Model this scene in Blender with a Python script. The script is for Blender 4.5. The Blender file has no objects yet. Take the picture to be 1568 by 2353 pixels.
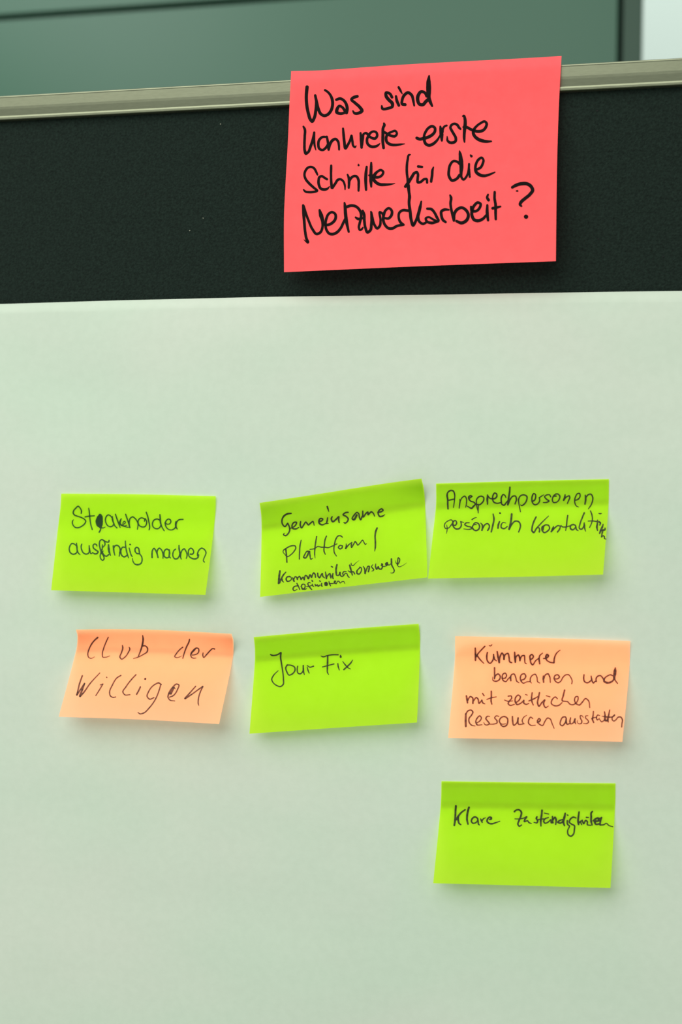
import bpy, bmesh, math, random
from mathutils import Vector, Matrix
random.seed(7)
WORLD_S = 0.66
KEY_P = 77.0
BACK_P = 5.5
INKW = 1.09
FELT = (.0080, .0152, .0115, 1)
ALU = (.175, .188, .125, 1)
PAPER = (.52, .572, .487, 1)
WALL = (.86, .99, .93, 1)
PANEL = (.024, .094, .054, 1)
PFRAME = (.026, .062, .040, 1)
PINK = (.97, .108, .113, 1)
LIME = (.47, .66, .030, 1)
ORANGE = (.95, .50, .31, 1)
C = bpy.context.scene.collection
SC = bpy.context.scene
# ------------------------------------------------------------------ camera
F = 3267.0                      # focal length in pixels of the 1568 px wide frame (50 mm on 24 mm)
CX, CY = 784.0, 1176.5
YAW, ROLL, DIST = math.radians(13.5), math.radians(1.0), 1.054
fwd = Vector((-math.sin(YAW), math.cos(YAW), 0))
rgt0 = Vector((math.cos(YAW), math.sin(YAW), 0))
up0 = Vector((0, 0, 1))
rgt = rgt0 * math.cos(ROLL) + up0 * math.sin(ROLL)
upv = up0 * math.cos(ROLL) - rgt0 * math.sin(ROLL)
CAM = Vector((0, 0, 1.5)) - fwd * DIST
cd = bpy.data.cameras.new('camera'); cam = bpy.data.objects.new('camera', cd); C.objects.link(cam)
cd.sensor_fit = 'HORIZONTAL'; cd.sensor_width = 24.0; cd.lens = 50.0
cd.clip_start = 0.02; cd.clip_end = 60
cd.dof.use_dof = True; cd.dof.focus_distance = 1.045; cd.dof.aperture_fstop = 4.5
m3 = Matrix((rgt, upv, -fwd)).transposed()
cam.matrix_world = Matrix.Translation(CAM) @ m3.to_4x4()
SC.camera = cam
# ------------------------------------------------------------------ world, lights, exposure
w = bpy.data.worlds.new('world'); SC.world = w; w.use_nodes = True
bg = w.node_tree.nodes['Background']
bg.inputs[0].default_value = (0.93, 1.0, 0.95, 1); bg.inputs[1].default_value = WORLD_S
def area(name, loc, target, sx, sy, power, col):
    l = bpy.data.lights.new(name, 'AREA'); l.shape = 'RECTANGLE'; l.size = sx; l.size_y = sy
    l.energy = power; l.color = col
    o = bpy.data.objects.new(name, l); C.objects.link(o); o.location = loc
    o.rotation_euler = (Vector(target) - Vector(loc)).to_track_quat('-Z', 'Y').to_euler()
    return o
area('ceiling_light', (-0.75, -2.0, 3.05), (0, 0, 1.1), 3.0, 2.4, KEY_P, (1.0, 1.0, 0.94))
area('panel_fill_light', (-1.2, 0.45, 2.75), (-0.3, 1.5, 1.9), 0.9, 0.5, BACK_P, (0.95, 1.0, 0.98))  # added unseen fill, brightens the partition's left side and the back wall
SC.view_settings.view_transform = 'Standard'; SC.view_settings.look = 'None'
SC.view_settings.gamma = 1.0; SC.view_settings.use_curve_mapping = False
SC.view_settings.exposure = 0.0
# ------------------------------------------------------------------ measuring helpers
def plane_point(px, py, y=0.0):
    """point of the vertical plane world-y = y that the photograph shows at pixel px, py"""
    d = fwd + rgt * ((px - CX) / F) + upv * ((CY - py) / F)
    return CAM + d * ((y - CAM.y) / d.y)
# ------------------------------------------------------------------ materials
def lin(r, g, b):
    f = lambda c: c / 12.92 if c <= 0.04045 else ((c + 0.055) / 1.055) ** 2.4
    return (f(r / 255), f(g / 255), f(b / 255), 1)
def mat(name, col, rough=0.6, metal=0.0, spec=0.5, noise=None, bump=None, ntype='Noise'):
    m = bpy.data.materials.new(name); m.use_nodes = True
    nt = m.node_tree; b = nt.nodes['Principled BSDF']
    b.inputs['Base Color'].default_value = col; b.inputs['Roughness'].default_value = rough
    b.inputs['Metallic'].default_value = metal; b.inputs['Specular IOR Level'].default_value = spec
    tc = nt.nodes.new('ShaderNodeTexCoord')
    if noise:
        sc, amt, stretch = noise
        mp = nt.nodes.new('ShaderNodeMapping'); mp.inputs['Scale'].default_value = stretch
        n = nt.nodes.new('ShaderNodeTexNoise'); n.inputs['Scale'].default_value = sc; n.inputs['Detail'].default_value = 6
        nt.links.new(tc.outputs['Object'], mp.inputs[0]); nt.links.new(mp.outputs[0], n.inputs['Vector'])
        r = nt.nodes.new('ShaderNodeValToRGB'); r.color_ramp.elements[0].position = .3; r.color_ramp.elements[1].position = .7
        r.color_ramp.elements[0].color = tuple(c * (1 - amt) for c in col[:3]) + (1,)
        r.color_ramp.elements[1].color = tuple(c * (1 + amt) for c in col[:3]) + (1,)
        nt.links.new(n.outputs['Fac'], r.inputs[0]); nt.links.new(r.outputs[0], b.inputs['Base Color'])
    if bump:
        sc, st, dist, stretch = bump
        mp = nt.nodes.new('ShaderNodeMapping'); mp.inputs['Scale'].default_value = stretch
        n = nt.nodes.new('ShaderNodeTexNoise'); n.inputs['Scale'].default_value = sc; n.inputs['Detail'].default_value = 5
        nt.links.new(tc.outputs['Object'], mp.inputs[0]); nt.links.new(mp.outputs[0], n.inputs['Vector'])
        bp = nt.nodes.new('ShaderNodeBump'); bp.inputs['Strength'].default_value = st; bp.inputs['Distance'].default_value = dist
        nt.links.new(n.outputs['Fac'], bp.inputs['Height']); nt.links.new(bp.outputs[0], b.inputs['Normal'])
    return m
def tint_mottle(m, sc, a, b, stretch):
    nt = m.node_tree; p = nt.nodes['Principled BSDF']; src = p.inputs['Base Color'].links[0].from_socket
    tc = nt.nodes.new('ShaderNodeTexCoord'); mp = nt.nodes.new('ShaderNodeMapping'); mp.inputs['Scale'].default_value = stretch
    n = nt.nodes.new('ShaderNodeTexNoise'); n.inputs['Scale'].default_value = sc; n.inputs['Detail'].default_value = 5
    r = nt.nodes.new('ShaderNodeValToRGB'); r.color_ramp.elements[0].position = .36; r.color_ramp.elements[1].position = .64
    r.color_ramp.elements[0].color = a; r.color_ramp.elements[1].color = b
    mx = nt.nodes.new('ShaderNodeMix'); mx.data_type = 'RGBA'; mx.blend_type = 'MULTIPLY'; mx.inputs[0].default_value = 1
    L = nt.links.new; L(tc.outputs['Object'], mp.inputs[0]); L(mp.outputs[0], n.inputs['Vector']); L(n.outputs['Fac'], r.inputs[0])
    L(src, mx.inputs[6]); L(r.outputs[0], mx.inputs[7]); L(mx.outputs[2], p.inputs['Base Color'])
def note_mat(name, col, refl, through):
    """matt sticky-note paper: mostly diffuse, a little light passes through"""
    m = bpy.data.materials.new(name); m.use_nodes = True
    nt = m.node_tree; nt.nodes.clear()
    out = nt.nodes.new('ShaderNodeOutputMaterial'); mx = nt.nodes.new('ShaderNodeAddShader')
    d = nt.nodes.new('ShaderNodeBsdfDiffuse'); t = nt.nodes.new('ShaderNodeBsdfTranslucent')
    tc = nt.nodes.new('ShaderNodeTexCoord')
    n = nt.nodes.new('ShaderNodeTexNoise'); n.inputs['Scale'].default_value = 90; n.inputs['Detail'].default_value = 8; n.inputs['Roughness'].default_value = .7
    n2 = nt.nodes.new('ShaderNodeTexNoise'); n2.inputs['Scale'].default_value = 1400; n2.inputs['Detail'].default_value = 2
    r = nt.nodes.new('ShaderNodeValToRGB'); r.color_ramp.elements[0].position = .3; r.color_ramp.elements[1].position = .7
    r.color_ramp.elements[0].color = tuple(c * .955 * k for c, k in zip(col[:3], refl)) + (1,)
    r.color_ramp.elements[1].color = tuple(c * 1.03 * k + .003 for c, k in zip(col[:3], refl)) + (1,)
    bp = nt.nodes.new('ShaderNodeBump'); bp.inputs['Strength'].default_value = .12; bp.inputs['Distance'].default_value = .0004
    L = nt.links.new
    L(tc.outputs['Object'], n.inputs['Vector']); L(tc.outputs['Object'], n2.inputs['Vector'])
    L(n.outputs['Fac'], r.inputs[0]); L(r.outputs[0], d.inputs['Color']); t.inputs['Color'].default_value = through
    L(n2.outputs['Fac'], bp.inputs['Height']); L(bp.outputs[0], d.inputs['Normal'])
    L(d.outputs[0], mx.inputs[0]); L(t.outputs[0], mx.inputs[1]); L(mx.outputs[0], out.inputs[0])
    return m
def ink_mat(name, col, through):
    """pen ink: dark, and a little of the light behind the paper comes through"""
    m = mat(name, col, 0.6, spec=.2, noise=(300, .25, (1, 1, 1))); nt = m.node_tree
    b = nt.nodes['Principled BSDF']; o = nt.nodes['Material Output']
    t = nt.nodes.new('ShaderNodeBsdfTranslucent'); t.inputs['Color'].default_value = through
    a = nt.nodes.new('ShaderNodeAddShader')
    nt.links.new(b.outputs[0], a.inputs[0]); nt.links.new(t.outputs[0], a.inputs[1]); nt.links.new(a.outputs[0], o.inputs[0])
    return m
M = {
 'felt': mat('dark_felt', FELT, 0.95, spec=0.15, noise=(520, .38, (1, 1, 1)), bump=(900, .8, .0014, (1, 1, .8))),
 'alu': mat('brushed_aluminium', ALU, 0.36, metal=0.85, noise=(900, .06, (.2, 1, 1)), bump=(1200, .04, .0002, (.3, 1, 1))),
 'paper': mat('packing_paper', PAPER, 0.85, spec=0.2, noise=(7, .022, (1, 1, 2.2)), bump=(420, .10, .0006, (1, 1, 1))),
 'wall': mat('white_wall_paint', WALL, 0.9, noise=(3, .01, (1, 1, 1)), bump=(200, .05, .001, (1, 1, 1))),
 'strip_shade_lime': mat('green_strip_shade', (.30, .42, .12, 1), 0.9, spec=.1, noise=(60, .05, (1, 1, 1))),  # colours of the added bands that darken the note tops like shade
 'strip_shade_lime_pale': mat('pale_green_strip_shade', (.34, .44, .20, 1), 0.9, spec=.1, noise=(60, .05, (1, 1, 1))),
 'strip_shade_orange': mat('orange_strip_shade', (.50, .50, .40, 1), 0.9, spec=.1, noise=(60, .05, (1, 1, 1))),
 'floor': mat('grey_floor', lin(175, 180, 172), 0.6, noise=(8, .08, (1, 1, 1))),
 'panel': mat('grey_green_panel', PANEL, 0.35, spec=.3, noise=(1.5, .05, (1, 1, 1))),
 'frame': mat('grey_green_frame', PFRAME, 0.45, spec=.25, noise=(2, .04, (1, 1, 1))),
 'seal': mat('black_rubber_seal', lin(26, 50, 38), 0.7, spec=.2, noise=(40, .1, (1, 1, 1))),
 'lint': mat('pale_lint', lin(128, 128, 112), 0.9, noise=(900, .2, (1, 1, 1))),
 'hole': mat('pin_hole_black', lin(8, 10, 9), 0.95, noise=(900, .2, (1, 1, 1))),
 'plastic': mat('black_plastic', lin(30, 32, 31), 0.5, noise=(60, .1, (1, 1, 1))),
 'pink': note_mat('coral_pink_note_paper', PINK, (.93, .93, .93), (.40, .07, .09, 1)),
 'lime': note_mat('lime_green_note_paper', LIME, (.37, .36, .36), (.58, .84, .06, 1)),
 'orange': note_mat('light_orange_note_paper', ORANGE, (.42, .34, .30), (1.15, .66, .47, 1)),
 'ink_black': mat('black_marker_ink', (.0085, .0055, .0052, 1), 0.8, spec=.05, noise=(300, .2, (1, 1, 1))),
 'ink_green': ink_mat('dark_green_ink', lin(22, 50, 14), (.10, .16, .1, 1)),
 'ink_olive': ink_mat('dark_olive_ink', lin(30, 38, 15), (.15, .11, .1, 1)),
 'ink_brown': ink_mat('brown_black_ink', lin(46, 34, 28), (.22, .13, .10, 1)),
 'ink_darkbrown': ink_mat('dark_brown_ink', lin(60, 34, 24), (.24, .10, .06, 1)),
}
tint_mottle(M['paper'], 4.5, (1, 1, 1, 1), (.93, 1, .965, 1), (1, 1, 1.6))
tint_mottle(M['paper'], 160, (1, 1, 1, 1), (.972, .975, .972, 1), (1, 1, 1))
for k_ in ('strip_shade_lime', 'strip_shade_lime_pale', 'strip_shade_orange'):      # the painted strip shade fades out towards the rims of its band
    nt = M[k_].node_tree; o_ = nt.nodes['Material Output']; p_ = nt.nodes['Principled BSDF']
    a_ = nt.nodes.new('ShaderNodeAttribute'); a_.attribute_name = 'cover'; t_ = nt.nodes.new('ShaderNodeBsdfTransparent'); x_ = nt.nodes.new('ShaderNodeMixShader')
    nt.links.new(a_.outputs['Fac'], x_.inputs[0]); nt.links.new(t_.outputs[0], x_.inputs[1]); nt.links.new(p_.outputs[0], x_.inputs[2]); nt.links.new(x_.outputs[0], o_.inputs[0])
# ------------------------------------------------------------------ object helpers
def link(name, me, m, parent=None):
    o = bpy.data.objects.new(name, me); C.objects.link(o)
    if m: me.materials.append(M[m])
    if parent: o.parent = parent; o.matrix_parent_inverse = Matrix.Translation(-parent.location)
    return o
def empty(name, loc):
    o = bpy.data.objects.new(name, None); C.objects.link(o); o.location = loc; o.empty_display_size = .05
    return o
def tag(o, label=None, cat=None, group=None, kind=None):
    for k, v in (('label', label), ('category', cat), ('group', group), ('kind', kind)):
        if v: o[k] = v
    return o
def box(name, lo, hi, m, parent=None, bev=0.0):
    bm = bmesh.new(); bmesh.ops.create_cube(bm, size=1)
    for v in bm.verts: v.co = Vector([lo[i] + (v.co[i] + .5) * (hi[i] - lo[i]) for i in range(3)])
    if bev: bmesh.ops.bevel(bm, geom=bm.edges[:], offset=bev, segments=2, profile=.7, affect='EDGES')
    me = bpy.data.meshes.new(name); bm.to_mesh(me); bm.free()
    return link(name, me, m, parent)
def extrude_profile(name, prof, x0, x1, m, parent, axis='x'):
    """prof: closed list of (y, h); swept along x (h = z) or along z (h = x)"""
    vs, fs, n = [], [], len(prof)
    for t in (x0, x1):
        for (y, h) in prof: vs.append((t, y, h) if axis == 'x' else (h, y, t))
    for i in range(n): fs.append((i, (i + 1) % n, n + (i + 1) % n, n + i))
    fs.append(tuple(range(n))[::-1]); fs.append(tuple(range(n, 2 * n)))
    me = bpy.data.meshes.new(name); me.from_pydata(vs, [], fs); 
    bm = bmesh.new(); bm.from_mesh(me); bmesh.ops.recalc_face_normals(bm, faces=bm.faces); bm.to_mesh(me); bm.free()
    return link(name, me, m, parent)

# ---- pen strokes of the handwriting
# words: (note, word, (x0, y0, px per unit), strokes) ; a stroke is "x,y[,w] ..." ; strokes are parted by ';'
WORDS = [
("pink","Was",(690,160,4.9),"""78,195,34 70,290,32 75,400,32 95,500 115,560 134,583,30 158,545 175,470 182,400,30 180,340,26 172,290,22; 170,290,26 185,360,30 205,440 235,500 272,518 310,505 345,465 365,400 362,340 340,285,26 310,250,24 280,230,22;
408,338,26 450,325,28 490,345,28 522,395,30 530,440,32 522,485,32; 515,480,30 470,420,26 445,408,26 418,440,32 414,480,34 445,493,28 522,480,26; 645,300,28 605,312,32 578,332,26 620,375,30 670,420,32 696,463,34 660,488,30 610,488,26 595,465,16"""),
("pink","sind",(690,160,4.9),"""1035,310,28 1010,270,28 968,258,26 970,300,34 1000,340,34 1040,385,34 1038,415,30 1000,432,28 925,435,28 920,408,18;
1080,300,24 1090,350,30 1112,402,28; 1110,198,24 1130,235,24 1150,272,10; 1183,393,30 1150,388,28 1150,340,28 1175,285,30 1215,258,30 1255,285,30 1275,350,26 1285,405,18;
1425,300,26 1405,260,28 1365,247,30 1330,290,34 1325,345,34 1345,388,32 1380,395,32 1415,360,34 1445,330,30; 1453,70,18 1447,130,42 1448,200,50 1448,260,46 1450,310,36 1465,360,34 1487,408,22"""),
("pink","konkrete",(680,260,6.03),"""105,185,24 122,215,32 124,320,32 120,430,32 125,520,34 140,558,38 165,545,32 205,460,34 235,370,34 256,268,28; 255,268,28 255,380,28 262,450,26 278,510,12;
425,328,26 370,330,30 325,370,32 312,430,32 330,495,32 370,510,30 415,480,32 445,430,26; 430,325,28 445,400,32 455,505,30; 455,505,30 475,430,34 510,375,36 550,357,32 585,390,32 597,440,28 600,505,24;
655,212,26 663,300,34 673,400,34 690,485,36 720,440,32 755,370,30 772,310,26 785,390,30 800,455,28 820,472,24 836,452,14;
898,275,26 908,370,40 912,475,32; 918,440,30 928,350,34 945,285,28 970,275,30 1015,315,34; 1010,315,32 1060,345,32 1100,350,32 1128,310,32 1115,265,30 1080,252,28 1040,268,30 1010,310,32 988,360,32 1000,430,34 1045,462,36 1100,462,34 1145,440,26 1168,415,8;
1222,140,24 1228,160,34 1212,200,34 1208,300,38 1207,400,36 1217,480,34; 1230,262,30 1275,290,34 1330,315,34 1375,318,32 1402,280,28 1380,245,28 1330,258,28 1275,290,32 1252,340,34 1264,400,36 1310,432,36 1380,440,34 1450,432,26 1510,424,10"""),
("pink","erste",(940,250,7.467),"""135,500,44 180,518,46 250,508,48 330,485,48 400,445,46 445,390,42 445,325,42 400,298,42 340,325,40 290,390,40 262,460,38 265,540,44 290,600,46 345,625,48 400,610,46 460,565,40 505,510,32 530,460,22;
540,302,28 548,350,48 560,440,62 566,545,32; 575,400,40 590,330,34 620,295,32 650,285,30; 885,345,32 865,325,40 830,275,42 780,255,38 735,275,38 713,320,40 735,370,42 770,430,42 805,500,42 800,555,42 750,580,44 700,575,42 662,540,36 660,500,26 656,465,10;
925,125,24 945,118,34 960,160,44 967,250,50 960,320,52 953,400,46 950,500,42 955,568,26; 935,312,30 990,315,44 1060,350,44 1120,375,44 1200,387,46 1270,370,44 1322,310,42 1335,250,42 1300,215,36 1240,240,36 1170,290,36 1120,350,42 1105,410,46 1135,475,50 1190,520,52 1270,550,52 1350,560,42 1415,557,26"""),
("pink","Schritte",(680,350,6.533),"""325,335,24 305,290,32 275,240,32 230,217,30 185,228,32 145,275,32 130,340,32 148,400,34 200,465,36 270,530,34 322,578,28 270,592,32 200,597,32 140,585,30 117,560,20;
468,403,32 430,380,32 390,357,32 357,370,34 342,420,34 348,490,36 378,545,36 425,557,36 470,548,32 506,512,12; 532,198,30 530,250,34 529,340,32 532,440,34 540,530,36; 550,532,34 595,465,34 635,410,34 670,403,30 710,430,30 735,490,28 740,558,16;
777,333,24 795,380,34 800,450,36 795,532,28; 805,430,32 830,385,34 870,357,32 910,360,34 940,410,36 945,490,34 942,575,28; 940,175,12 943,192,28;
1065,215,28 1055,300,40 1050,400,42 1055,560,32; 1133,155,26 1132,210,36 1128,330,42 1128,430,44 1133,515,26;
1100,345,24 1140,352,44 1200,372,40 1250,370,34 1300,335,32 1313,290,32 1280,265,32 1225,290,32 1180,345,44 1170,405,44 1205,450,42 1260,480,42 1340,484,38 1420,478,26 1490,467,8"""),
("pink","für",(910,330,6.533),"""220,163,14 200,168,28 178,240,32 165,350,34 167,450,34 178,540,34 180,640,32 195,720,34 205,800,38 200,850,34 203,920,34 212,1000,34; 143,643,38 190,580,42 240,500,40 285,437,36 318,428,34 332,460,34 328,520,34 332,580,36 370,575,34 430,532,32 460,530,32 470,585,30;
335,342,34 395,348,30; 565,352,18 550,400,34 545,470,36 530,568,34; 545,480,34 558,470,14"""),
("pink","die",(910,330,6.533),"""955,300,34 920,270,32 865,262,32 820,310,34 797,400,36 800,490,38 845,552,38 910,530,36 960,470,40; 957,110,18 965,150,40 978,260,60 985,360,52 980,440,40 985,500,32 1015,540,30 1050,510,30 1080,450,28 1095,380,30 1100,305,28; 1100,380,30 1110,498,28;
1122,172,22 1135,187,36; 1220,385,32 1270,360,34 1305,300,34 1315,240,30 1290,210,32 1245,235,34 1210,290,34 1195,360,36 1205,420,42 1260,468,44 1330,482,38 1400,465,32 1488,428,18"""),
("pink","Netzwerkarbeit",(680,440,6.03),"""102,192,30 108,300,36 118,430,34 130,560,32 150,660,34 165,700,38 135,688,14 112,665,6; 108,200,30 135,290,32 180,410,30 230,520,32 290,588,32 340,565,32 370,490,30 372,410,40 350,330,52 330,258,28;
385,455,28 440,462,32 510,430,34 550,375,34 545,310,32 500,285,30 455,310,30 425,370,32 412,450,30 425,530,32 470,585,34 510,590,34 570,565,34 620,510,32 660,430,32 690,370,30;
675,155,22 682,200,36 688,290,40 700,400,42 733,558,26; 708,212,34 760,195,34 830,205,34 880,250,34 905,310,34 900,380,32 885,440,30 875,500,30 887,535,22 915,520,26 932,497,16; 830,358,24 860,378,34 930,368,26;
928,265,26 945,310,34 950,400,34 965,500,32 995,565,34 1030,540,34 1048,450,34 1050,350,32 1042,278,20; 1048,290,26 1062,360,30 1090,460,32 1130,510,32 1162,480,32 1175,400,28 1170,285,28 1195,300,28 1215,350,28;
1235,368,28 1280,373,32 1325,330,34 1330,265,32 1290,230,30 1245,260,30 1220,320,34 1212,390,34 1235,460,34 1290,510,34 1340,510,34 1400,478,32 1495,460,28; 1492,455,26 1455,430,34 1427,360,30 1437,290,30 1480,260,32 1560,265,34"""),
("pink","Netzwerkarbeit",(920,410,4.9),"""95,75,26 100,150,26 105,210,32 100,260,28 112,370,30 125,470,30 145,527,30 175,480,26 205,400,32 225,320,30 238,258,16; 205,400,26 203,440,26 220,490,26 260,510,26 292,495,22;
305,340,24 350,345,28 390,390,26 415,440,28 435,470,20; 430,480,24 350,500,28 300,482,26 288,448,22 320,435,20 370,460,22 420,485,24; 548,352,18 500,350,28 465,370,28 465,420,28 485,470,28 512,490,24;
562,188,18 572,212,28 567,280,26 578,360,26 595,430,28 605,475,24; 608,465,24 610,400,28 640,350,30 690,328,28 745,360,30 768,410,30 748,470,32 690,500,32 635,480,26;
798,318,22 808,360,32 850,368,26 895,330,26 905,285,26 875,270,26 838,300,28 812,350,30 808,410,30 835,465,32 875,475,32 930,455,28 968,415,24;
982,300,22 980,380,32 990,470,24; 990,180,18 980,215,26 995,242,30; 1065,152,24 1063,220,26 1075,300,28 1075,380,28 1077,458,24; 1042,335,28 1090,325,26 1130,315,18"""),
("pink","question mark",(920,410,4.9),"""1262,100,26 1300,78,32 1370,58,34 1430,60,34 1475,90,34 1492,130,34 1460,180,32 1400,230,32 1360,268,32 1350,293,28 1365,310,20; 1417,430,42 1419,430,42; 1308,140,12 1322,140,18"""),

("stake","Stakeholder",(150,1150,9.8),"""358,290,26 365,250,28 330,165,26 290,130,28 240,170,28 190,230,28 178,280,28 205,325,28 260,350,26 340,375,26 420,415,26 462,465,28 440,520,28 370,580,28 290,613,30 230,608,28 182,565,26 160,510,26 165,460,22 187,432,12;
528,175,22 540,250,28 550,350,28 560,450,26 580,560,26 608,655,28; 445,370,26 530,355,26 655,345,24;
785,335,70 775,400,130 765,470,155 770,530,140 790,590,70 800,620,40; 800,620,28 790,670,30 765,712,34; 800,610,30 850,620,24 900,597,14; 830,350,20 840,420,14;
1050,385,24 1010,340,24 970,325,26 925,360,26 905,420,26 915,500,26 960,570,26 1030,590,28 1075,565,26 1090,530,22; 1060,362,24 1065,430,36 1090,510,28 1120,575,26 1165,618,28;
1130,310,26 1160,400,28 1195,500,30 1235,605,24; 1262,410,22 1240,460,34 1230,520,44 1270,560,28 1330,583,24 1400,602,22 1455,605,16; 1300,555,18 1303,495,20 1330,468,22 1355,485,22 1345,515,20 1310,535,18; 1270,550,24 1330,575,24 1385,558,16;
1360,310,26 1390,400,28 1420,490,28 1455,610,30; 1445,560,24 1442,470,26 1470,395,26 1519,368,26 1574,408,26 1619,468,26 1639,528,26 1634,598,24 1624,648,22;
1784,468,22 1789,430,26 1754,398,24 1704,393,26 1659,425,26 1641,488,24 1664,558,26 1724,595,28 1794,588,28 1829,528,26 1829,458,26 1799,408,24;
1824,265,26 1854,348,28 1879,458,28 1899,568,28 1899,628,28 1886,662,24; 2124,443,24 2094,423,26 2044,420,26 1994,448,26 1964,518,26 1976,588,26 2024,630,26 2074,638,26 2124,613,26 2154,558,26; 2132,320,26 2139,398,32 2146,498,34 2174,588,26 2229,683,24;
2246,508,26 2304,535,22 2354,523,24 2379,478,26 2364,433,26 2324,418,24 2284,443,26 2256,498,28 2261,568,26 2296,628,26 2354,661,24 2424,655,26 2474,618,26 2494,558,24; 2489,480,26 2489,548,38 2499,608,32 2524,643,22; 2499,528,26 2514,478,26 2564,435,26 2654,425,24"""),
("stake","ausfindig",(150,1230,8.2526),"""205,195,22 160,160,24 125,157,24 90,200,24 75,270,24 97,330,26 150,360,26 200,345,26 230,300,24; 212,150,22 220,220,30 230,300,28 250,340,24 280,368,18;
315,165,20 302,200,24 310,270,26 345,335,26 400,358,26 445,335,24 455,280,22 453,198,22; 456,240,28 468,305,26 490,350,20 512,340,14; 600,205,20 590,178,24 555,165,24 528,190,24 535,240,26 580,280,26 622,315,28 600,347,26 560,353,26 515,325,20;
830,95,22 825,125,24 780,125,22 730,100,28 695,80,24 657,110,24 647,170,24 662,250,26 690,330,34 730,400,26 735,450,24 710,475,24 677,450,22 662,400,22 678,330,24 698,270,26 703,180,20; 745,115,28 752,180,22 715,225,22; 730,293,10 705,318,18;
700,310,24 730,370,26 780,397,26 825,365,26; 820,180,28 825,260,40 835,320,34 858,380,20; 910,200,24 918,270,28 925,320,26 940,375,20; 925,240,20 940,203,24 980,190,26 1020,215,26 1042,270,28 1035,330,28 1022,398,20;
1130,227,24 1090,225,24 1062,265,24 1055,330,26 1080,390,26 1120,410,26 1165,385,26; 1140,110,22 1145,200,24 1160,290,26 1180,370,26 1202,428,18; 1212,240,20 1230,310,24 1250,375,24 1268,402,22; 1228,174,30 1232,176,30;
1400,350,26 1360,345,26 1325,300,26 1328,250,26 1352,228,24 1387,245,26 1402,300,26 1412,350,24 1447,400,24 1458,470,24 1438,530,26 1370,558,30 1322,545,24 1287,500,22 1275,440,16"""),
("stake","machen",(330,1230,9.8),"""192,500,34 190,420,34 203,335,30 235,292,28 270,335,32 300,400,34 325,500,32; 305,390,26 315,335,30 355,290,30 400,325,28 430,390,30 440,450,28 437,518,24;
570,335,30 525,310,30 478,340,30 458,410,34 472,480,30 520,510,30 575,490,28; 580,330,30 585,400,38 580,480,32 608,513,22; 722,312,26 690,335,26 662,400,28 662,470,28 700,528,30 760,525,30 798,480,28 812,430,26;
798,228,26 800,300,34 820,400,36 830,480,30 848,535,24; 835,470,26 845,390,28 880,325,28 915,305,30 950,350,28 975,410,28 980,460,28 962,522,22;
1052,425,32 1100,425,32 1128,390,28 1110,320,28 1065,290,28 1022,325,28 1007,400,28 1032,480,28 1100,523,32 1170,530,32 1225,500,30 1242,440,28; 1217,465,28 1217,420,32 1245,340,28 1310,290,30 1370,320,28 1407,390,28 1388,455,24 1360,520,22 1347,575,22 1370,603,26"""),

("gemein","Gemeinsame",(630,1150,5.807),"""228,172,18 180,178,22 130,210,20 105,270,18 115,320,18 145,348,18 178,310,18; 182,305,18 200,340,18 210,390,18 190,440,18 152,470,18 127,455,16 137,437,10;
205,375,14 245,362,16 290,325,16 300,292,18 272,290,18 240,335,18 248,372,18 290,380,18 330,360,14; 355,282,16 350,330,20 365,365,18 400,320,18 425,287,16 440,305,18 457,325,18 490,300,18 518,280,16 536,330,12;
605,280,18 640,268,18 650,248,18 620,240,18 600,268,20 607,308,22 640,325,18 690,308,14; 715,232,16 710,270,20 703,305,18 725,305,10; 710,80,18 718,105,20 732,150,8;
777,215,14 765,240,20 783,283,20 825,255,20 865,217,18 863,260,20 870,296,16; 990,158,16 960,160,18 922,190,18 965,215,18 990,245,20 975,285,18 947,302,18 932,293,12;
1105,195,24 1062,255,26 1045,250,16 1070,195,18 1112,160,16 1130,175,16 1140,225,18 1155,255,20 1178,210,18; 1185,142,16 1185,195,20 1190,218,18 1235,165,18 1252,155,18 1255,190,18 1300,152,18 1325,170,16 1342,208,14;
1385,158,16 1430,150,18 1455,130,18 1440,112,18 1405,130,18 1390,170,18 1412,213,20 1450,208,18 1480,188,8"""),
("gemein","Plattform",(640,1200,6.533),"""112,410,24 120,480,22 128,600,20; 100,405,20 150,372,18 200,354,18 255,360,18 262,385,18 240,430,18 190,485,16 135,515,16 95,480,12 70,445,12 78,418,14 110,398,16; 342,270,14 325,350,20 318,450,20 315,552,18;
470,440,20 435,435,18 397,485,18 382,530,22 400,538,20 440,490,24 455,445,22; 468,440,20 475,500,20 490,555,16 515,540,10; 575,215,18 560,300,20 548,400,20 545,480,18 552,540,8;
722,208,18 702,260,20 690,350,20 687,440,20 705,483,14; 962,225,16 940,207,18 900,205,18 865,250,20 845,320,20 834,400,18 842,460,18 873,508,14; 475,408,14 540,397,16 590,365,16 650,375,18 700,375,18 740,382,16 800,362,16 880,325,14;
962,355,16 930,347,18 902,378,20 922,400,20 955,385,20 963,355,16; 1018,325,12 1020,360,20 1010,395,20 1050,345,18 1100,302,12; 1105,302,14 1095,340,20 1098,378,18 1130,330,18 1155,292,20 1175,315,18 1190,343,18 1230,308,16 1265,270,16 1290,310,16 1307,333,16 1325,320,8"""),
("gemein","slash stroke",(640,1200,6.533),"""1483,88,24 1465,130,26 1453,200,22 1457,300,24 1455,380,22 1446,435,10"""),
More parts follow.
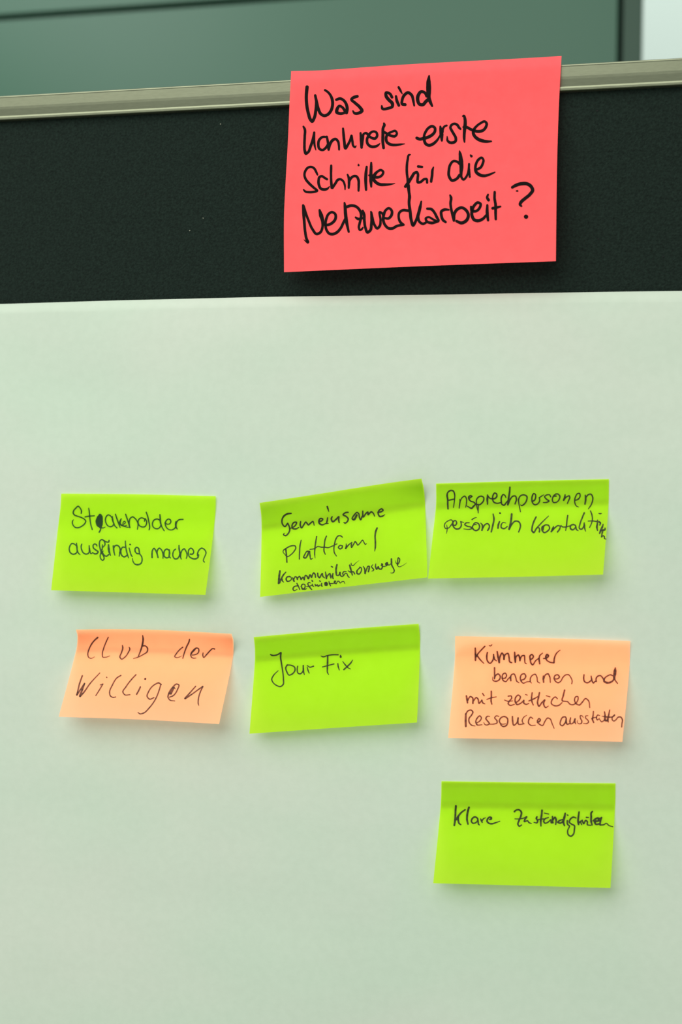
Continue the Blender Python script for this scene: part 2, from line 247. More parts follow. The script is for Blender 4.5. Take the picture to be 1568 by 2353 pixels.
("gemein","Kommunikationswege",(630,1270,9.2235),"""125,388,34 112,480,40 105,560,42 95,650,34; 250,412,22 200,470,32 150,560,34 115,640,34; 168,560,32 180,600,26 207,625,14; 330,508,26 282,512,28 257,560,32 280,605,28 330,598,24 368,560,22 355,515,22 320,500,22;
395,530,22 410,570,34 425,605,32; 420,560,26 450,510,26 480,520,28 495,565,32; 500,540,24 540,502,26 560,530,28 572,565,30 615,520,26 640,570,34; 640,560,28 672,480,26 700,500,28 725,548,36 765,470,28 795,520,36; 800,510,28 845,430,30 868,455,30 878,520,28;
925,435,30 935,500,30 960,528,32 1000,470,28 1022,440,26 1035,500,28 1068,532,22; 1090,410,20 1103,480,32 1110,548,34; 1110,530,26 1150,470,26 1185,440,24 1195,490,32 1205,535,26; 1250,442,26 1237,500,40 1255,550,26; 1212,288,20 1240,305,28;
1335,255,32 1318,330,36 1318,420,36 1332,480,28 1370,478,26 1400,418,30 1405,475,28 1440,505,24 1475,485,22 1520,435,22 1545,445,22 1560,485,24 1592,522,24; 1530,400,22 1480,402,24 1456,440,26 1470,478,24;
1605,265,32 1621,330,36 1641,400,34 1661,475,26; 1572,385,20 1621,410,28 1681,405,26 1711,450,26; 1635,222,18 1641,260,20 1676,270,20 1731,220,12 1803,165,5;
1836,312,18 1795,340,22 1758,390,30 1762,440,32 1801,453,28 1841,410,24 1856,350,24 1841,312,20 1810,305,18; 1893,290,18 1916,330,28 1931,440,34; 1936,420,28 1971,330,26 1991,288,24 2016,290,30 2016,340,32 2001,402,30;
2096,250,14 2068,298,24 2091,330,26 2115,360,24 2098,383,20 2066,390,12; 2156,238,18 2153,300,30 2176,348,32 2211,300,30 2226,338,30 2271,348,28 2296,310,28 2291,255,34; 2276,265,30 2300,245,30 2278,232,20;
2296,292,22 2351,288,18 2391,268,28 2368,240,34 2400,215,34 2408,250,34 2441,262,18 2475,235,18; 2490,132,32 2491,200,36 2496,260,30 2531,330,26 2549,380,26 2536,418,22 2501,430,18 2463,425,8;
2566,155,6 2586,215,16 2621,245,24 2656,190,26 2660,125,24 2636,108,24 2622,160,24 2616,230,26 2618,270,20 2651,298,16 2721,275,12 2811,215,5"""),
("gemein","definieren",(630,1270,9.2235),"""485,650,24 510,700,28 545,778,22; 495,702,24 430,718,26 402,768,28 420,803,22 490,775,14; 575,720,26 600,672,26 650,675,24 660,720,24 640,758,26 600,768,30 588,735,26; 600,770,24 660,775,22 695,757,12;
768,640,22 740,630,22 717,660,26 740,710,28 770,750,28 800,783,22; 690,720,18 740,715,24 800,690,16; 810,665,20 820,700,28 845,720,16; 800,582,18 815,605,32; 870,670,24 885,700,28 920,680,22 935,710,30 975,685,22; 1010,650,24 1010,700,32 1028,715,14; 965,595,22 982,610,22;
1080,645,38 1105,640,50 1115,675,54 1090,675,54; 1165,612,20 1178,660,32 1200,703,20; 1185,655,22 1225,652,18; 1230,655,18 1280,640,20 1305,602,22 1285,600,22 1283,645,26 1320,655,20; 1320,655,20 1360,602,20 1385,615,20 1400,643,20 1440,615,18 1480,612,18 1500,653,14"""),

("ansprech","Ansprechpersonen",(1010,1110,8.2526),"""165,490,26 160,400,30 158,300,30 148,235,30 160,180,24 210,142,26 260,147,26 290,210,24 290,300,20 278,400,18 268,463,16; 182,325,22 240,312,24 290,303,22;
388,305,14 393,340,22 385,410,22 376,475,18; 395,350,18 430,280,20 485,248,22 513,290,22 516,370,20 500,460,14; 622,250,22 590,237,22 560,262,28 565,308,26 600,345,24 660,365,22 683,395,22 650,440,28 610,478,30 560,455,20 520,432,12; 580,285,20 615,255,24;
738,568,18 738,480,20 742,405,20; 735,545,10 715,460,18 705,390,20 705,320,22 740,268,24 800,248,24 840,272,24 840,330,24 800,385,24 755,413,20 705,400,18;
915,225,22 912,300,36 915,398,24; 925,245,22 960,288,22 1000,300,22; 1000,300,24 1060,290,26 1092,250,26 1083,202,24 1052,188,24 1020,230,24 1012,300,26 1032,358,26 1090,383,22 1170,370,20;
1265,280,16 1250,240,22 1215,217,22 1182,260,26 1175,340,26 1192,405,24 1225,420,26 1270,370,22 1300,335,22; 1340,78,26 1333,170,30 1315,290,32 1300,412,28; 1305,400,28 1350,300,24 1400,247,24 1445,247,24 1463,300,26 1437,395,24;
1540,545,18 1524,462,18 1508,378,20 1506,305,24 1540,242,22 1603,223,22 1661,253,26 1656,326,24 1603,405,24 1561,426,22 1542,412,14;
1766,347,24 1803,326,26 1829,263,24 1819,210,22 1792,200,22 1766,242,26 1756,305,26 1766,368,22 1814,411,24 1866,394,22 1903,337,22 1898,275,22; 1898,278,22 1940,247,20 1987,221,10;
2113,262,20 2097,226,20 2034,226,20 1998,258,22 2034,305,24 2080,342,26 2045,363,22 1972,368,16; 2213,205,20 2171,242,26 2145,316,22 2161,363,22 2224,363,20 2276,305,22 2287,247,24 2245,206,22 2203,211,18; 2182,247,24 2218,247,24;
2387,221,20 2381,263,30 2358,325,28; 2361,325,22 2413,263,20 2466,243,24 2476,275,24 2455,326,22 2429,390,18; 2582,326,20 2634,305,24 2671,253,22 2660,196,22 2624,200,20 2587,253,22 2569,316,22 2576,390,22 2603,437,18 2650,455,10;
2771,232,24 2777,305,32 2764,398,26; 2790,263,20 2824,221,22 2876,211,24 2912,274,24 2902,358,22 2866,437,20 2829,488,16"""),
("ansprech","persönlich",(1010,1170,7.84),"""133,285,12 142,340,20 137,400,16 128,440,8; 110,350,18 92,310,20 102,260,18 160,210,18 220,195,18 242,220,20 210,290,20 155,345,18 115,347,16; 240,285,26 290,290,24 313,250,24 290,205,22 260,215,24 245,270,26 265,330,24 310,358,26 360,348,26 395,300,24 390,230,22; 385,225,22 440,238,14;
540,245,18 480,250,22 458,275,22 500,305,24 570,325,24 590,345,22 550,362,20 440,355,12; 665,275,20 625,278,22 598,310,24 612,360,26 660,385,26 710,360,26 725,300,26 700,257,24 650,243,22 620,262,18; 590,187,22 630,160,18 672,150,10;
745,250,16 773,280,26 780,330,32 768,380,28; 785,340,26 820,282,24 870,260,24 900,290,24 895,345,26 872,383,24; 970,88,22 985,170,30 965,290,30 936,410,26; 1085,225,26 1065,280,32 1058,342,28; 1093,70,30 1097,72,30;
1200,250,12 1150,240,18 1117,280,22 1120,335,26 1170,350,24 1225,312,20; 1305,88,32 1298,170,34 1280,280,36 1258,362,32; 1265,350,28 1310,270,26 1370,215,24 1430,225,26 1463,290,26 1450,360,26 1430,412,22"""),
("ansprech","kontaktieren",(1210,1160,7.84),"""177,218,26 137,300,28 107,400,28 105,470,30 130,497,30 180,430,26 270,330,22 400,202,14; 195,410,20 232,418,22 240,450,24 235,488,28; 335,368,26 292,400,34 287,460,28 322,500,24 380,475,26 420,420,24 400,370,24 350,358,22; 312,390,24 303,450,24;
490,388,18 480,430,40 450,485,28; 470,460,26 520,410,24 570,375,22 612,385,22 598,440,26 562,490,26; 625,370,16 650,395,22 700,400,22 780,380,20; 748,192,24 735,270,24 725,370,26 710,463,16;
885,370,22 850,355,26 797,380,26 800,430,28 830,450,26 878,420,22 893,380,22; 895,400,24 905,445,24 935,465,16; 1045,145,28 1010,230,26 970,340,24 962,430,24 990,440,24 1035,390,24 1045,325,22; 1047,360,30 1055,430,24 1070,475,16;
1157,110,20 1180,170,24 1192,250,22 1180,320,20 1140,410,18; 1115,292,16 1190,290,20 1270,300,22; 1285,275,18 1280,350,30 1272,400,34 1285,463,20; 1305,153,14 1330,160,24 1355,155,16; 1310,305,30 1335,325,30 1325,365,22;
1385,350,20 1370,400,32 1342,460,36 1322,515,26; 1420,420,24 1418,450,26 1385,455,34 1370,500,26 1357,578,24; 1357,580,18 1390,557,20 1408,575,22 1410,605,22 1438,618,16"""),

("club","Club",(180,1450,8.711),"""388,130,30 330,180,26 260,270,26 212,370,24 190,470,22 205,525,20 250,548,18 325,518,10; 600,125,20 560,210,22 510,340,22 480,470,22 490,520,20 550,525,16 630,498,12;
883,288,18 890,330,26 865,430,24 835,530,24 865,562,22 930,525,22 1000,430,22 1030,350,22 1016,322,14; 1288,88,18 1298,160,32 1285,260,34 1255,370,28 1205,500,20; 1290,300,24 1340,297,22 1385,345,26 1380,410,24 1300,470,20 1190,525,20 1105,552,14"""),
("club","der",(380,1450,11.2),"""450,415,28 370,480,26 280,590,28 242,660,24 290,685,22 360,670,18 438,635,6; 623,212,28 615,260,34 550,400,34 490,560,30 450,702,26; 690,620,22 760,610,24 840,570,26 865,500,28 850,450,28 800,438,32 735,495,48 672,570,40 655,620,28 680,680,26 730,700,24 793,695,16;
972,562,22 965,620,28 985,680,24 1060,610,30 1150,510,30 1220,453,28 1270,463,30"""),
("club","Willigen",(160,1530,4.9),"""143,112,16 112,200,16 88,300,16 80,328,16 120,270,15 168,198,16; 168,200,16 142,270,20 117,343,20 150,310,17 230,200,14 340,80,11; 375,205,14 330,280,13 295,335,11; 345,215,10 375,205,14; 417,129,14 420,131,12;
578,108,14 540,130,14 480,220,14 450,300,14 460,340,14 490,355,13 520,350,11; 747,100,14 700,150,14 632,240,14 600,295,14 620,325,13 680,325,11; 797,238,16 775,285,16 755,320,16; 851,148,22 853,146,22;
1032,210,14 1005,193,15 960,210,14 890,290,14 873,345,14 900,375,14 950,358,13; 1028,208,14 1010,270,14 970,370,14 900,470,14 830,533,14 790,540,12 770,525,10;
1125,352,12 1160,340,14 1218,260,14 1230,215,14 1210,205,14 1160,245,18 1120,310,20 1108,350,14 1130,385,13 1185,395,9; 1175,245,18 1140,315,22; 1180,245,12 1190,260,8; 1420,230,13 1350,310,15 1300,368,18 1370,325,14 1460,260,14 1500,232,15; 1500,235,15 1470,300,14 1450,380,14 1450,430,13 1457,452,4"""),

("jour","Jour",(610,1480,7.127),"""82,170,14 105,182,24 180,180,20 255,140,22; 255,145,26 250,200,24 265,320,22 285,450,22 297,580,22 290,665,22 250,695,20 180,675,20 120,620,18 105,580,20 130,520,20 210,435,12;
360,342,22 335,385,22 350,450,22 390,508,20 440,490,22 485,430,22 480,380,20 430,350,20 360,342,20; 530,362,18 522,420,20 540,480,20 570,488,20 610,455,20 622,352,22; 622,395,24 628,460,22 640,500,14; 685,375,14 700,430,20 718,476,16; 685,350,14 730,378,18 790,362,20"""),
("jour","Fix",(610,1480,7.127),"""912,195,12 940,208,18 1020,187,18 1100,175,18 1195,175,16; 1022,195,22 1020,300,26 1017,400,24 1020,470,20 1038,500,12; 935,375,16 1030,350,18 1125,325,18; 1188,320,18 1195,370,22 1212,425,14; 1232,182,14 1235,210,32;
1268,285,12 1310,340,20 1350,385,18 1395,408,12; 1430,262,12 1400,310,22 1350,360,22 1287,418,24"""),

("kuemm","Kümmerer",(1070,1470,6.817),"""155,132,22 158,230,26 158,322,24; 305,103,22 250,160,20 190,230,20 165,270,22; 185,250,22 230,310,20 290,372,14; 370,90,10 390,98,14 415,80,16; 345,200,22 335,260,24 350,340,22 385,370,20 425,330,20 442,270,22 442,230,20; 445,270,26 460,310,20 490,332,12;
498,187,22 512,270,26 530,358,26; 530,350,22 545,260,22 575,210,22 598,240,24 605,308,26; 605,290,20 630,228,20 665,215,22 685,280,22 700,350,22 728,360,18; 772,197,22 775,270,28 782,352,24; 785,340,20 800,260,20 830,240,22 850,280,26 855,328,24; 858,310,18 890,252,20 920,247,22 930,310,20 940,368,16 960,378,12;
1020,310,22 1055,290,20 1065,258,22 1040,232,20 1015,250,22 1017,310,24 1030,370,22 1050,393,22 1100,330,18 1150,290,16; 1152,290,22 1158,330,24 1165,378,22; 1155,300,20 1165,250,20 1210,210,14; 1225,295,18 1275,285,20 1302,250,24 1280,230,24 1262,262,26 1268,310,20 1320,350,20 1385,362,20; 1388,358,24 1395,290,22 1430,210,18 1485,162,12"""),
("kuemm","benennen",(1120,1520,7.467),"""127,108,26 128,200,26 127,288,24; 125,300,20 150,235,24 190,215,24 225,255,24 210,310,24 150,340,24 102,325,20 97,265,12; 255,290,22 310,285,22 333,240,22 310,200,22 275,215,22 258,270,24 280,330,24 320,345,20 360,300,20 400,260,18;
405,250,24 402,290,30 407,330,26; 400,270,22 425,222,22 460,215,22 490,270,22 510,340,22 547,365,16; 590,320,20 640,300,24 663,250,24 640,212,22 595,222,22 570,275,24 585,340,24 620,372,20 680,350,16 735,345,16; 735,345,18 762,370,14;
740,340,22 742,290,22 780,235,20 825,220,22 855,270,20 870,350,20 905,370,14; 965,250,22 965,300,32 970,358,24; 975,290,22 1000,230,22 1045,212,24 1073,260,24 1085,358,18; 1165,300,20 1215,295,22 1240,265,24 1215,230,22 1170,238,22 1150,285,24 1170,335,22 1220,365,22 1262,340,20 1300,275,20 1350,230,20 1395,227,20 1440,280,20 1460,340,20 1452,383,18"""),
("kuemm","und",(1320,1520,13.067),"""298,400,42 287,500,46 312,600,44 390,640,42 470,605,42 520,550,36; 510,440,36 525,520,46 545,600,42 580,645,44 630,600,36 680,603,28; 660,590,42 665,500,42 720,437,42 790,425,36 850,480,42 890,550,42;
1165,430,34 1100,400,38 1010,430,36 910,520,44 900,590,56 980,635,62 1090,625,54 1170,570,46 1200,500,50; 1238,190,34 1230,280,84 1220,380,84 1205,480,70 1228,550,38 1303,658,36"""),
("kuemm","mit",(1060,1570,5.058),"""62,147,18 70,190,22 75,228,18; 78,200,15 110,155,15 130,165,17 138,233,19; 145,205,15 180,167,15 195,180,16 210,233,17 240,200,15; 242,197,17 255,230,16 278,240,10; 250,118,14 268,145,15; 352,94,18 352,160,18 350,210,18 358,243,14; 300,188,11 350,170,15 410,158,10"""),
("kuemm","zeitlichen",(1060,1570,5.058),"""548,150,14 585,150,14 590,168,14 562,208,16 548,238,16 570,257,15 620,245,12; 505,195,10 540,208,13 600,205,10; 640,225,15 680,190,16 690,157,16 665,138,15 635,165,16 630,212,18 650,247,17 690,235,15 730,200,15; 730,200,18 730,230,17 755,245,15 790,235,10; 750,131,11 770,138,11;
827,112,16 820,170,18 825,215,17 840,253,14; 790,205,15 850,180,16 900,150,12; 912,110,18 900,170,18 890,230,18 905,266,18 940,225,16 970,195,16; 975,195,16 960,240,18 985,283,15 1015,265,10; 990,145,11 1035,158,12;
1120,180,13 1100,160,14 1060,190,15 1050,235,15 1090,262,15 1140,255,15 1175,225,12; 1205,80,18 1190,140,18 1180,205,17 1210,210,13 1240,215,14 1265,242,14 1300,250,14 1330,235,15 1360,190,14 1358,155,13 1335,157,14 1320,195,15 1340,238,16 1375,253,16 1410,220,15 1450,178,15 1480,200,15 1497,283,12"""),
("kuemm","Ressourcen",(1060,1610,7.127),"""78,420,30 76,330,34 78,218,28; 80,215,22 115,167,22 170,157,22 193,185,24 170,240,22 132,290,22 132,350,22 170,400,20 230,415,14; 260,365,16 310,330,20 333,280,20 310,250,20 262,290,22 242,350,22 260,393,22 345,395,13; 470,258,14 430,257,20 407,290,22 440,340,22 463,375,22 430,398,18 390,390,16 372,355,10;
620,258,16 575,250,18 552,280,20 588,330,22 590,362,20 540,383,18 470,385,16; 730,380,14 665,383,16 627,340,22 645,290,22 710,260,22 758,290,24 765,350,24 740,408,24 690,423,22 655,400,18 640,370,16;
842,260,22 845,330,26 865,403,22 910,370,20 935,290,20; 935,282,24 930,340,26 942,385,20 1000,385,18 1040,378,12; 1020,375,20 1002,330,18 1030,270,16 1078,238,10; 1175,292,18 1140,270,18 1112,310,22 1107,370,22 1140,402,18 1220,402,12;
1250,330,22 1280,293,22 1300,312,22 1280,343,28 1245,350,16; 1250,355,20 1290,390,20 1330,408,20 1380,330,20 1420,284,20 1460,300,20 1490,370,18 1525,453,14"""),
("kuemm","ausstatten",(1270,1610,8.711),"""280,360,26 260,327,26 210,332,28 167,400,26 160,480,24 195,503,26 245,460,28 280,390,26; 275,370,28 275,430,38 300,473,26 340,460,24; 365,345,26 352,420,32 367,465,24 410,450,24 450,370,26; 455,365,30 450,430,32 470,466,18;
620,340,12 600,307,18 560,302,22 562,350,24 590,410,26 580,453,24 530,463,18 497,430,14 507,390,10; 715,300,14 670,307,20 662,340,22 710,390,22 725,428,24 690,458,22 620,455,14; 822,217,24 815,300,26 802,370,34 828,438,26; 785,360,20 830,342,22 890,330,16;
950,300,16 912,287,22 882,340,26 900,385,24 945,350,14; 945,375,18 990,423,24 1030,400,20; 1045,225,26 1055,300,34 1050,390,44; 1148,188,24 1130,280,30 1110,380,38 1120,430,20; 990,310,12 1050,320,30 1140,330,28 1200,330,22; 1070,400,36 1100,400,36;
1190,330,22 1230,305,32 1245,288,30; 1200,330,24 1197,380,22 1230,408,22 1270,385,22 1320,330,24 1370,330,26 1403,390,26 1395,450,24 1388,528,22"""),

("klare","Klare",(1030,1830,11.2),"""203,248,48 195,350,46 190,480,46 185,600,52 162,745,46; 440,345,38 350,410,38 260,520,50 215,600,44; 262,540,46 265,620,46 290,700,42 332,728,32; 540,283,46 515,370,48 495,480,50 490,600,48 515,712,40;
765,590,34 740,545,36 690,530,40 620,580,42 602,640,38 640,690,38 710,680,34 765,625,36; 765,570,36 775,650,40 790,720,36 820,742,16; 840,580,28 860,620,46 880,668,34; 880,620,34 920,570,32 970,550,18; 1070,595,34 1110,580,50 1115,550,44 1075,533,36 1022,580,42 1007,640,44 1050,690,42 1130,705,40 1220,680,34 1335,640,22"""),
("klare","Zuständigkeiten",(1170,1840,6.272),"""80,157,24 100,138,20 150,133,22 180,165,24 173,220,24 145,290,24 130,340,22 150,367,20 182,350,18; 85,262,12 150,262,16 210,252,16 258,232,20 230,272,22 222,300,20 270,290,18 290,315,20 325,328,12; 405,232,22 395,252,24 415,285,26 405,318,20 362,312,14;
478,137,24 470,220,26 460,290,28 462,363,20; 430,270,16 500,262,18; 570,242,16 520,262,20 502,300,22 520,323,20 570,305,18 605,275,18 612,318,20 640,318,18; 510,178,13 575,192,15; 628,228,22 632,270,28 628,308,24; 642,268,20 665,237,20 680,272,26 675,340,20;
775,272,18 730,287,22 707,310,24 740,323,22 780,298,22; 812,182,22 800,240,30 785,310,30 802,358,22; 838,203,14 852,210,18; 843,290,24 845,335,22 875,365,20; 968,248,18 930,237,22 887,265,22 872,308,22 905,338,20 945,360,22 945,410,22 925,490,22 895,512,22 857,490,22 847,440,20 872,375,18;
1012,163,22 1003,230,26 998,300,28 1005,342,24; 1005,320,24 1060,282,20; 1030,300,20 1050,343,18; 1062,300,22 1078,330,22 1110,285,22 1130,300,22 1132,345,20 1180,355,18; 1118,240,20 1150,242,14; 1205,155,20 1190,170,24 1187,230,26 1187,300,28 1200,350,20;
1215,290,20 1250,262,26 1290,252,26 1292,288,24 1240,302,34 1252,338,22 1300,335,24; 1337,242,22 1320,290,28 1315,340,22; 1290,262,24 1335,246,20; 1315,350,22 1370,345,18 1405,325,16 1440,355,18 1500,375,12"""),
]
# ------------------------------------------------------------------ the setting
tag(box('floor', (-3.2, -3.2, -.05), (3.2, 2.66, 0), 'floor'), kind='structure')
tag(box('wall_back', (-3.2, 2.6, 0), (3.2, 2.7, 3.1), 'wall'), kind='structure')
# ------------------------------------------------------------------ grey-green framed panel behind the board
PY = 1.20
gx1 = plane_point(1476, 60, PY).x           # right outer edge
sx = plane_point(1426, 60, PY).x            # vertical gap
sz = plane_point(0, 40, PY).z               # horizontal gap
pw = 1.75
root = tag(empty('partition_panel', ((gx1 - pw) , PY, 0.0)), 'tall grey-green framed partition standing blurred behind the pinboard', 'partition')
g = .0045; fw_ = gx1 - sx
L0 = gx1 - pw
box('frame_stile', (sx + g, PY, 0.02), (gx1, PY + .045, sz + .30), 'frame', root, .002)
box('frame_stile', (L0, PY, 0.02), (L0 + fw_ - g, PY + .045, sz + .30), 'frame', root, .002)
box('frame_rail', (L0 + fw_ - g, PY, sz + g), (sx + g, PY + .045, sz + .30), 'panel', root, .002)
box('frame_rail', (L0 + fw_ - g, PY, 0.02), (sx + g, PY + .045, 0.12), 'panel', root, .002)
box('panel_sheet', (L0 + fw_ + g, PY + .002, .12 + g), (sx - g, PY + .03, sz - g), 'panel', root, .001)
box('rubber_seal', (L0 + fw_ - 2 * g, PY + .031, .11), (sx + 2 * g, PY + .040, sz + 2 * g), 'seal', root)
box('foot', (L0, PY - .12, 0), (L0 + .05, PY + .165, .02), 'frame', root, .003)
box('foot', (gx1 - .05, PY - .12, 0), (gx1, PY + .165, .02), 'frame', root, .003)
# ------------------------------------------------------------------ pinboard
zt = plane_point(784, (222 + 132) / 2, -.008).z        # top of rail
zb = plane_point(784, (276 + 194) / 2 + .5, -.008).z   # bottom of rail
BX0, BX1, ZLOW = -.72, .50, zt - 1.5
board = tag(empty('pinboard', (0, .01, 0)), 'dark green felt pinboard with an aluminium rim, carrying the pale paper', 'pinboard')
box('felt_panel', (BX0, -.0035, ZLOW), (BX1, .018, zt - .004), 'felt', board)
h = zt - zb
# rail profile (y, z): flat face, slim bead at the top and a lit lip at the bottom
mid = (zt + zb) / 2
prof = [(.021, zt), (-.0080, zt), (-.0084, zt - .0004), (-.0085, zt - .0011), (-.0083, zt - .0017), (-.0076, mid + .001), (-.0073, mid - .0008),
        (-.0062, zb + .0036), (-.0086, zb + .0029), (-.0088, zb + .0017), (-.0086, zb + .0004), (-.0080, zb), (-.0060, zb), (0.0, zb), (0.0, zt - .003), (.0185, zt - .003), (.0185, zb), (.021, zb)]
extrude_profile('top_rail', prof, BX0 - .012, BX1 + .012, 'alu', board)
box('side_rail', (BX0 - .012, -.008, ZLOW), (BX0 + .006, .021, zt - .0005), 'alu', board, .0015)
box('side_rail', (BX1 - .006, -.008, ZLOW), (BX1 + .012, .021, zt - .0005), 'alu', board, .0015)
box('bottom_rail', (BX0 - .012, -.008, ZLOW - .019), (BX1 + .012, .021, ZLOW), 'alu', board, .0015)
for x in (BX0 - .030, BX1 + .012):
    box('leg', (x, -.004, .03), (x + .018, .024, zt - .10), 'alu', board, .004)
    box('foot', (x - .004, -.22, 0.0), (x + .022, .24, .03), 'plastic', board, .006)
def disc(name, px, py, y, r, m, parent, k=9):
    c = plane_point(px, py, y); vs = [(c.x, y - r * .3, c.z)]
    for i in range(k):
        a = 2 * math.pi * i / k; rr = r * (.75 + .5 * random.random())
        vs.append((c.x + rr * math.cos(a), y, c.z + rr * math.sin(a)))
    me = bpy.data.meshes.new(name); me.from_pydata(vs, [], [(0, i + 1, (i + 1) % k + 1) for i in range(k)])
    return link(name, me, m, parent)
for px, py, r in ((507, 285, .0005), (467, 501, .0004), (436, 530, .0005)):
    disc('lint', px, py, -.0038, r, 'lint', board)
for px, py, r in ((1373, 255, .0007), (1445, 237, .0004), (333, 446, .0005), (1376, 549, .0006), (1525, 590, .0005), (40, 382, .0004), (1200, 660, .0005)):
    disc('pin_hole', px, py, -.0039, r, 'hole', board)
# ------------------------------------------------------------------ pale paper sheet over the board
edge_px = [(-420, 712), (0, 698.5), (300, 689.5), (620, 682), (1000, 677), (1400, 670.5), (1568, 668.5), (2000, 664)]
def edge_z(x):
    pts = EDGE
    if x < pts[0][0]: return pts[0][1] + (x - pts[0][0]) * (pts[1][1] - pts[0][1]) / (pts[1][0] - pts[0][0])
    if x > pts[-1][0]: return pts[-1][1]
    for (a, b) in zip(pts, pts[1:]):
        if a[0] <= x <= b[0] or b is pts[-1]:
            t = (x - a[0]) / (b[0] - a[0]); t = t * t * (3 - 2 * t) * .35 + t * .65
            return a[1] + (b[1] - a[1]) * t
    return pts[0][1]
PAPY = -.0062
EDGE = []
for (px, py) in edge_px:
    p = plane_point(px, py, PAPY); EDGE.append((p.x, p.z))
def paper_y(x, z):
    w_ = .0011 * math.sin(5.1 * x + 1.3 + 1.9 * z) + .0009 * math.sin(3.3 * z * 1.7 + 2.2 * x) + .0005 * math.sin(13 * x - 7 * z)
    return PAPY - .0006 + .55 * w_
PX0, PX1, PZ0 = -.64, .46, .42
nx, nz = 120, 150
vs, fs = [], []
for j in range(nz + 1):
    for i in range(nx + 1):
        x = PX0 + (PX1 - PX0) * i / nx; ze = edge_z(x); v = j / nz
        z = ze + (PZ0 - ze) * v
        y = paper_y(x, z); k = max(0, 1 - (ze - z) / .02)
        vs.append((x, y * (1 - k) + PAPY * k, z))
for j in range(nz):
    for i in range(nx):
        a = j * (nx + 1) + i; fs.append((a, a + nx + 1, a + nx + 2, a + 1))
me = bpy.data.meshes.new('paper_sheet'); me.from_pydata(vs, [], fs)
for p in me.polygons: p.use_smooth = True
paper = link('paper_sheet', me, 'paper')
so = paper.modifiers.new('thickness', 'SOLIDIFY'); so.thickness = .00018; so.offset = -1
tag(paper, 'large pale packing paper sheet covering the lower pinboard, under the small notes', 'paper')
# ------------------------------------------------------------------ sticky notes
def polyline(pts, t):
    ds = [0]
    for a, b in zip(pts, pts[1:]): ds.append(ds[-1] + math.hypot(b[0] - a[0], b[1] - a[1]))
    s = t * ds[-1]; n = len(pts)
    if t <= 0: i = 0
    elif t >= 1: i = n - 2
    else: i = next(k for k in range(n - 1) if ds[k + 1] >= s)
    u = (s - ds[i]) / (ds[i + 1] - ds[i])
    if n == 2: return (pts[0][0] + (pts[1][0] - pts[0][0]) * u, pts[0][1] + (pts[1][1] - pts[0][1]) * u)
    P = lambda k: pts[k] if 0 <= k < n else ((2 * pts[0][0] - pts[1][0], 2 * pts[0][1] - pts[1][1]) if k < 0 else (2 * pts[-1][0] - pts[-2][0], 2 * pts[-1][1] - pts[-2][1]))
    p0, p1, p2, p3 = P(i - 1), P(i), P(i + 1), P(i + 2)
    d = ds[i + 1] - ds[i]; d0 = ds[i] - ds[i - 1] if i > 0 else d; d2 = ds[i + 2] - ds[i + 1] if i + 2 < n else d
    out = []
    for c in (0, 1):
        m1 = (p2[c] - p0[c]) / (d + d0) * d; m2 = (p3[c] - p1[c]) / (d + d2) * d
        h1 = 2 * u**3 - 3 * u**2 + 1; h2 = u**3 - 2 * u**2 + u; h3 = -2 * u**3 + 3 * u**2; h4 = u**3 - u**2
        out.append(h1 * p1[c] + h2 * m1 + h3 * p2[c] + h4 * m2)
    return tuple(out)
class Note:
    def __init__(s, top, right, bottom, left, strip, lift, curls=(0, 0), sag=0, base=None, bow=0.0):
        s.T, s.R, s.B, s.L = top, right, bottom, left      # T,B run left->right; L,R run top->bottom
        s.strip, s.lift, s.curls, s.sag, s.base, s.bow = strip, lift, curls, sag, base, bow
    def px(s, u, v):
        T, B, L, R = polyline(s.T, u), polyline(s.B, u), polyline(s.L, v), polyline(s.R, v)
        c = []
        for k in (0, 1):
            bil = (s.T[0][k] * (1 - u) + s.T[-1][k] * u) * (1 - v) + (s.B[0][k] * (1 - u) + s.B[-1][k] * u) * v
            c.append(T[k] * (1 - v) + B[k] * v + L[k] * (1 - u) + R[k] * u - bil)
        return c
    def depth(s, u, v):
        """how far the note stands off the sheet, metres"""
        l = s.lift[0] * (1 - u) + s.lift[1] * u
        t = max(0, v - s.strip) / (1 - s.strip)
        y = l * (t * t / .36 if t < .18 else (t - .09))/.91 if t > 0 else 0
        # glued strip: its upper rim bends off a little
        w_ = max(0, 1 - v / s.strip)
        y += w_ ** 1.6 * (s.sag + s.curls[0] * max(0, 1 - u / .30) ** 2 + s.curls[1] * max(0, (u - .68) / .32) ** 2)
        y += s.bow * math.sin(math.pi * u) * t
        return y + .0004
    def pt(s, u, v, off=0.0):
        px, py = s.px(u, v)
        d = s.depth(u, v) + off
        if s.base is not None: return plane_point(px, py, s.base - d)
        p = plane_point(px, py, PAPY)
        b = paper_y(p.x, p.z)
        return plane_point(px, py, b - d)
    def inv(s, X, Y, g=(.5, .5)):
        u, v = g
        for _ in range(12):
            a = s.px(u, v); e = (X - a[0], Y - a[1])
            if abs(e[0]) + abs(e[1]) < .01: break
            h_ = 1e-3; bu = s.px(u + h_ if u < .9 else u - h_, v); bv = s.px(u, v + h_ if v < .9 else v - h_)
            hu = h_ if u < .9 else -h_; hv = h_ if v < .9 else -h_
            a11, a21 = (bu[0] - a[0]) / hu, (bu[1] - a[1]) / hu
            a12, a22 = (bv[0] - a[0]) / hv, (bv[1] - a[1]) / hv
            D = a11 * a22 - a12 * a21
            u += (a22 * e[0] - a12 * e[1]) / D; v += (-a21 * e[0] + a11 * e[1]) / D
            u = min(1.02, max(-.02, u)); v = min(1.02, max(-.02, v))
        return u, v
